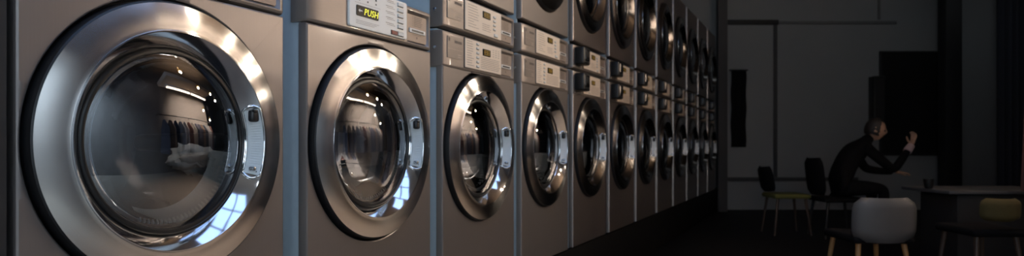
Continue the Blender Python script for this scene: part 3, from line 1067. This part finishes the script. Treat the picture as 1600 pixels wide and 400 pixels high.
# hair shell, eyes, mouth, cuff
hr = bmesh.new()
bmesh.ops.create_icosphere(hr, subdivisions=4, radius=1.0)
dl_ = [v for v in hr.verts if (v.co.x > 0.42 and v.co.z < 0.62) or v.co.z < -0.55]
bmesh.ops.delete(hr, geom=dl_, context='VERTS')
for v in hr.verts:
    k_ = 1 + 0.05 * noise.noise(v.co * 6)
    v.co = Vector((v.co.x * 0.107 * k_ - 0.004, v.co.y * 0.085 * k_, v.co.z * 0.128 * k_))
h_ = obj('hair', fin(hr, 'hair', 80), M['hair'], pr)
h_.matrix_local = HM
fe = bmesh.new()
for sy in (-1, 1):
    g_ = bmesh.ops.create_uvsphere(fe, u_segments=10, v_segments=8, radius=0.010)
    for v in g_['verts']: v.co += Vector((0.085, sy * 0.029, 0.002))
ey = obj('eyes', fin(fe, 'eyes', 80), M['black'], pr); ey.matrix_local = HM
mo = obj('mouth', box_me((0.094, 0, -0.067), (0.008, 0.036, 0.005), 0.002), M['red'], pr); mo.matrix_local = HM
bm = bmesh.new(); b_tube(bm, [(0.70, -0.125, 0.915), (0.735, -0.109, 0.953), (0.762, -0.099, 0.982)], [0.042, 0.041, 0.037], 16)
obj('cuff', fin(bm, 'cuff', 60), M['cuff'], pr, label='pale pink shirt cuff')
# the chair under the person
chair(floor_at(1307, 7.2), RZ + PI / 2, 'black chair under the seated person in black', M['darkcloth'], M['darkcloth'], M['trimdark'], sw=0.44, sd=0.44, sh=0.43, back_h=0.40, back_w=0.42, lean=0.12)


PENDANTS = [(3.2, -0.5, 1.75), (4.2, -0.7, 1.6), (4.9, -0.5, 1.5), (5.5, -0.6, 1.42), (5.2, -1.5, 1.2), (5.85, -1.55, 0.9)]
TUBES = [(3.6, -1.35, 1.62, 'tube'), (4.9, -1.35, 1.62, 'tube')]
PANELS = [(0.0, 0.6), (0.0, -0.2), (1.05, 0.6), (1.05, -0.2), (2.1, 0.6), (2.1, -0.2), (3.15, 0.2)]
WARM = (1.0, 0.85, 0.71)
AREAS = [
    ('light_floor', (2.9, -0.4, 2.6), (2.9, -0.2, -0.9), 1.8, 0.4, 18, WARM, 45),
    ('light_cove', (4.6, -1.3, 2.06), (4.6, -0.9, 2.75), 2.4, 0.2, 26, (1.0, 0.72, 0.48)),
    ('light_rail', (4.75, -0.95, 1.5), (4.75, -1.9, 0.95), 2.0, 0.2, 260, WARM, 90),
    ('light_coolwall', (-0.6, -1.1, 1.9), (-0.6, -1.95, 0.3), 2.6, 0.3, 260, (0.52, 0.75, 1.0), 120),
    ('light_seating', tuple(FW * 8.9 + RT * 5.0 + Vector((0, 0, 2.6))), tuple(FW * 10.2 + RT * 5.0 + Vector((0, 0, 0.6))), 7.0, 0.3, 2.6, (0.9, 0.95, 1.0)),
]
SPOTS = [
    ('spot_aisle', (3.6, -0.6, 2.45), (2.4, 1.36, 0.1), 54, 18, WARM, 0.06),
]
SPOTS += [('spot_left', (0.0, -1.0, 2.1), (0.95, 1.36, 0.0), 40, 3.5, (0.85, 0.92, 1.0), 0.034), ('spot_left', (-0.5, -0.8, 1.75), (0.95, 1.36, 0.0), 40, 3.5, (0.85, 0.92, 1.0), 0.034)]
for (x, y, z) in PENDANTS:
    tv = (Vector((2.5, 1.36, 0.0)) - Vector((x, y, z))).normalized()
    SPOTS.append(('spot_pendant', tuple(Vector((x, y, z)) + tv * 0.075), (2.5, 1.36, 0.0), 70, 19, (1.0, 0.85, 0.68), 0.034))
M['soffit'] = simple('beige_soffit', (0.72, 0.60, 0.48), 0.85, nscale=4, namt=0.08)
struct('trim_9', plain((4.5, -1.48, 1.95), (3.0, 0.84, 0.14), 0.01), M['soffit'])
# ------------------------------------------------------------------ lights
sc.view_settings.view_transform = 'Standard'
sc.view_settings.look = 'None'
sc.cycles.use_denoising = True
sc.cycles.sample_clamp_indirect = 4.0
sc.cycles.max_bounces = 8
sc.cycles.transparent_max_bounces = 12
w = bpy.data.worlds.new('world'); sc.world = w
w.use_nodes = True
w.node_tree.nodes['Background'].inputs[0].default_value = (0.5, 0.55, 0.65, 1)
w.node_tree.nodes['Background'].inputs[1].default_value = 0.004

M['bulb'] = emis('warm_bulb', (1.0, 0.82, 0.62), 30)
M['tube'] = emis('warm_tube', (1.0, 0.84, 0.68), 7)
M['cool'] = emis('cool_panel', (0.36, 0.56, 1.0), 2.2)
M['daylight'] = emis('daylight_pane', (0.76, 0.88, 1.0), 4.5)
M['brass'] = simple('brass', (0.35, 0.22, 0.08), 0.35, 1.0, nscale=30, namt=0.1)

def area(name, loc, tgt, sx, sy, power, col, spread=180):
    l = bpy.data.lights.new(name, 'AREA'); l.shape = 'RECTANGLE'; l.size = sx; l.size_y = sy
    l.energy = power; l.color = col; l.spread = R(spread)
    o = bpy.data.objects.new(name, l); link(o)
    o.location = loc
    o.rotation_euler = (Vector(tgt) - Vector(loc)).to_track_quat('-Z', 'Y').to_euler()
    return o

# pendant bulbs hanging over the aisle (seen mirrored in the doors)
cord_bm = bmesh.new(); b_tube(cord_bm, [(0, 0, 0.08), (0, 0, 0.5), (0, 0, 1.0)], 0.004, 8)
cord = fin(cord_bm, 'cord', 60)
shb = bmesh.new(); b_vlathe(shb, [(0.02, 0.13), (0.03, 0.12), (0.05, 0.06), (0.11, 0.02), (0.107, 0.018), (0.045, 0.055), (0.02, 0.10)], 24)
shade = fin(shb, 'shade', 40)
bub = bmesh.new(); bmesh.ops.create_uvsphere(bub, u_segments=16, v_segments=10, radius=0.034)
bulb = fin(bub, 'bulb', 80)
for i, (x, y, z) in enumerate(PENDANTS):
    p = empty('pendant_lamp', (x, y, z), 'brass pendant lamp with warm bulb over the aisle, mirrored in the washer doors', 'lamp', 'pendant lamps over the aisle')
    obj('cord', cord, M['black'], p).scale = (1, 1, 2.74 - z)
    obj('shade', shade, M['brass'], p)
    obj('bulb', bulb, M['bulb'], p)
tbm = bmesh.new(); b_box(tbm, (0, 0, 0), (1.2, 0.09, 0.05), 0.02, 3); tube_me = fin(tbm, 'tube')
hbm = bmesh.new(); b_box(hbm, (0, 0, 0.045), (1.26, 0.14, 0.05), 0.008, 2); house_me = fin(hbm, 'housing')
for i, (x, y, z, m_) in enumerate(TUBES):
    p = empty('ceiling_light', (x, y, z), 'long strip light on the ceiling, mirrored in the washer doors', 'lamp', 'strip lights on the ceiling')
    obj('diffuser', tube_me, M[m_], p)
    obj('housing', house_me, M['white'], p)

pnm = box_me((0, 0, 0), (0.95, 0.7, 0.02), 0.004); pfm = bmesh.new()
for (c_, s2) in (((0, 0.37, 0), (1.05, 0.05, 0.04)), ((0, -0.37, 0), (1.05, 0.05, 0.04)), ((0.5, 0, 0), (0.05, 0.79, 0.04)), ((-0.5, 0, 0), (0.05, 0.79, 0.04))):
    b_box(pfm, c_, s2, 0.004, 1)
pfm = fin(pfm, 'frame')
for (x, y) in PANELS:
    p = empty('ceiling_panel', (x, y, 2.729), 'blue-white square ceiling panel light, mirrored in the lower rims of the doors', 'lamp', 'panel lights on the ceiling')
    obj('diffuser', pnm, M['cool'], p)
    obj('frame', pfm, M['white'], p)
# street window behind the camera, in the left end wall
wn = struct('window_1', box_me((0, 0, 0), (0.02, 1.9, 1.9), 0.002), M['daylight'], (-3.22, -0.7, 0.9))
bm = bmesh.new()
for (c_, s2) in (((0, 0, 1.0), (0.08, 2.1, 0.1)), ((0, 0, -1.0), (0.08, 2.1, 0.1)), ((0, 1.0, 0), (0.08, 0.1, 2.0)), ((0, -1.0, 0), (0.08, 0.1, 2.0)), ((0, 0, 0), (0.05, 0.05, 1.9)), ((0, 0, 0.35), (0.05, 1.9, 0.05))):
    b_box(bm, c_, s2, 0.006, 1)
obj('window_frame', fin(bm, 'wf'), M['black'], wn)

# added point lights without fixtures, brightening the laundry in the nearest drums
for (x_, e_) in ((xd[0], 0.40), (xd[1], 0.2), (xd[2], 0.2)):
    l = bpy.data.lights.new('drum_fill', 'POINT'); l.energy = e_; l.color = (1, 0.93, 0.85); l.shadow_soft_size = 0.01
    o = bpy.data.objects.new('drum_fill', l); link(o); o.location = (x_ + 0.06, YF + 0.10, 0.20)

# clothes rail along the opposite wall (mirrored in the door glass)
rail = empty('clothes_rail', (4.2, -1.55, ZF + 1.75), 'long black clothes rail along the opposite wall, mirrored in the doors', 'clothes rail')
bm = bmesh.new(); b_tube(bm, [(-1.65, 0, 0), (0, 0, 0), (1.65, 0, 0)], 0.016, 10); obj('rail', fin(bm, 'r', 60), M['black'], rail)
for x in (-1.6, 0, 1.6):
    bm = bmesh.new(); b_tube(bm, [(x, 0, 0), (x, -0.1, 0.05), (x, -0.345, 0.05)], 0.012, 10); obj('bracket', fin(bm, 'p', 60), M['black'], rail)
gcols = [(0.05, 0.05, 0.07), (0.30, 0.26, 0.22), (0.12, 0.05, 0.04), (0.45, 0.42, 0.40), (0.03, 0.04, 0.06), (0.20, 0.12, 0.07)]
gm = [simple('garment_cloth', c, 0.9, nscale=80, namt=0.15) for c in gcols]
bm = bmesh.new()
G_ = []
for i in range(9):
    z = -0.10 - 0.95 * i / 8
    ww = (0.05 + 0.19 * min(1, i / 2.0)) * (1 + 0.02 * i)
    G_.append([bm.verts.new((0.035 * math.cos(2 * PI * q / 20) * (1 + 0.5 * math.sin(q * 2.1)), ww * math.sin(2 * PI * q / 20), z)) for q in range(20)])
for i in range(8):
    for q in range(20):
        bm.faces.new((G_[i][q], G_[i][(q + 1) % 20], G_[i + 1][(q + 1) % 20], G_[i + 1][q]))
bm.faces.new(G_[0]); bm.faces.new(G_[-1])
base_me = fin(bm, 'garment', 70)
gmes = []
for m_ in gm:
    c_ = base_me.copy(); c_.materials.append(m_); gmes.append(c_)
hk = bmesh.new(); b_tube(hk, [(0, 0, -0.11), (0, 0.01, -0.01), (0, 0.022, 0.04), (0, 0.0, 0.062), (0, -0.02, 0.05)], 0.003, 6); hook = fin(hk, 'hook', 60)
for i in range(14):
    q = i % 6
    o = empty('hanging_garment', (2.70 + 0.235 * i, -1.55, ZF + 1.71), 'garment on the clothes rail along the opposite wall, mirrored in the doors', 'clothing', 'garments on the clothes rail', random.uniform(-0.3, 0.3))
    obj('cloth', gmes[(i * 5 + i // 4) % 6], None, o)
    obj('hanger', hook, M['bolt'], o)

for a_ in AREAS: area(*a_)


for (nm, loc, tgt, ang, pw, col, rad) in SPOTS:
    l = bpy.data.lights.new(nm, 'SPOT'); l.energy = pw; l.color = col; l.spot_size = R(ang); l.spot_blend = 1.0; l.shadow_soft_size = rad
    o = bpy.data.objects.new(nm, l); link(o); o.location = loc
    o.rotation_euler = (Vector(tgt) - Vector(loc)).to_track_quat('-Z', 'Y').to_euler()
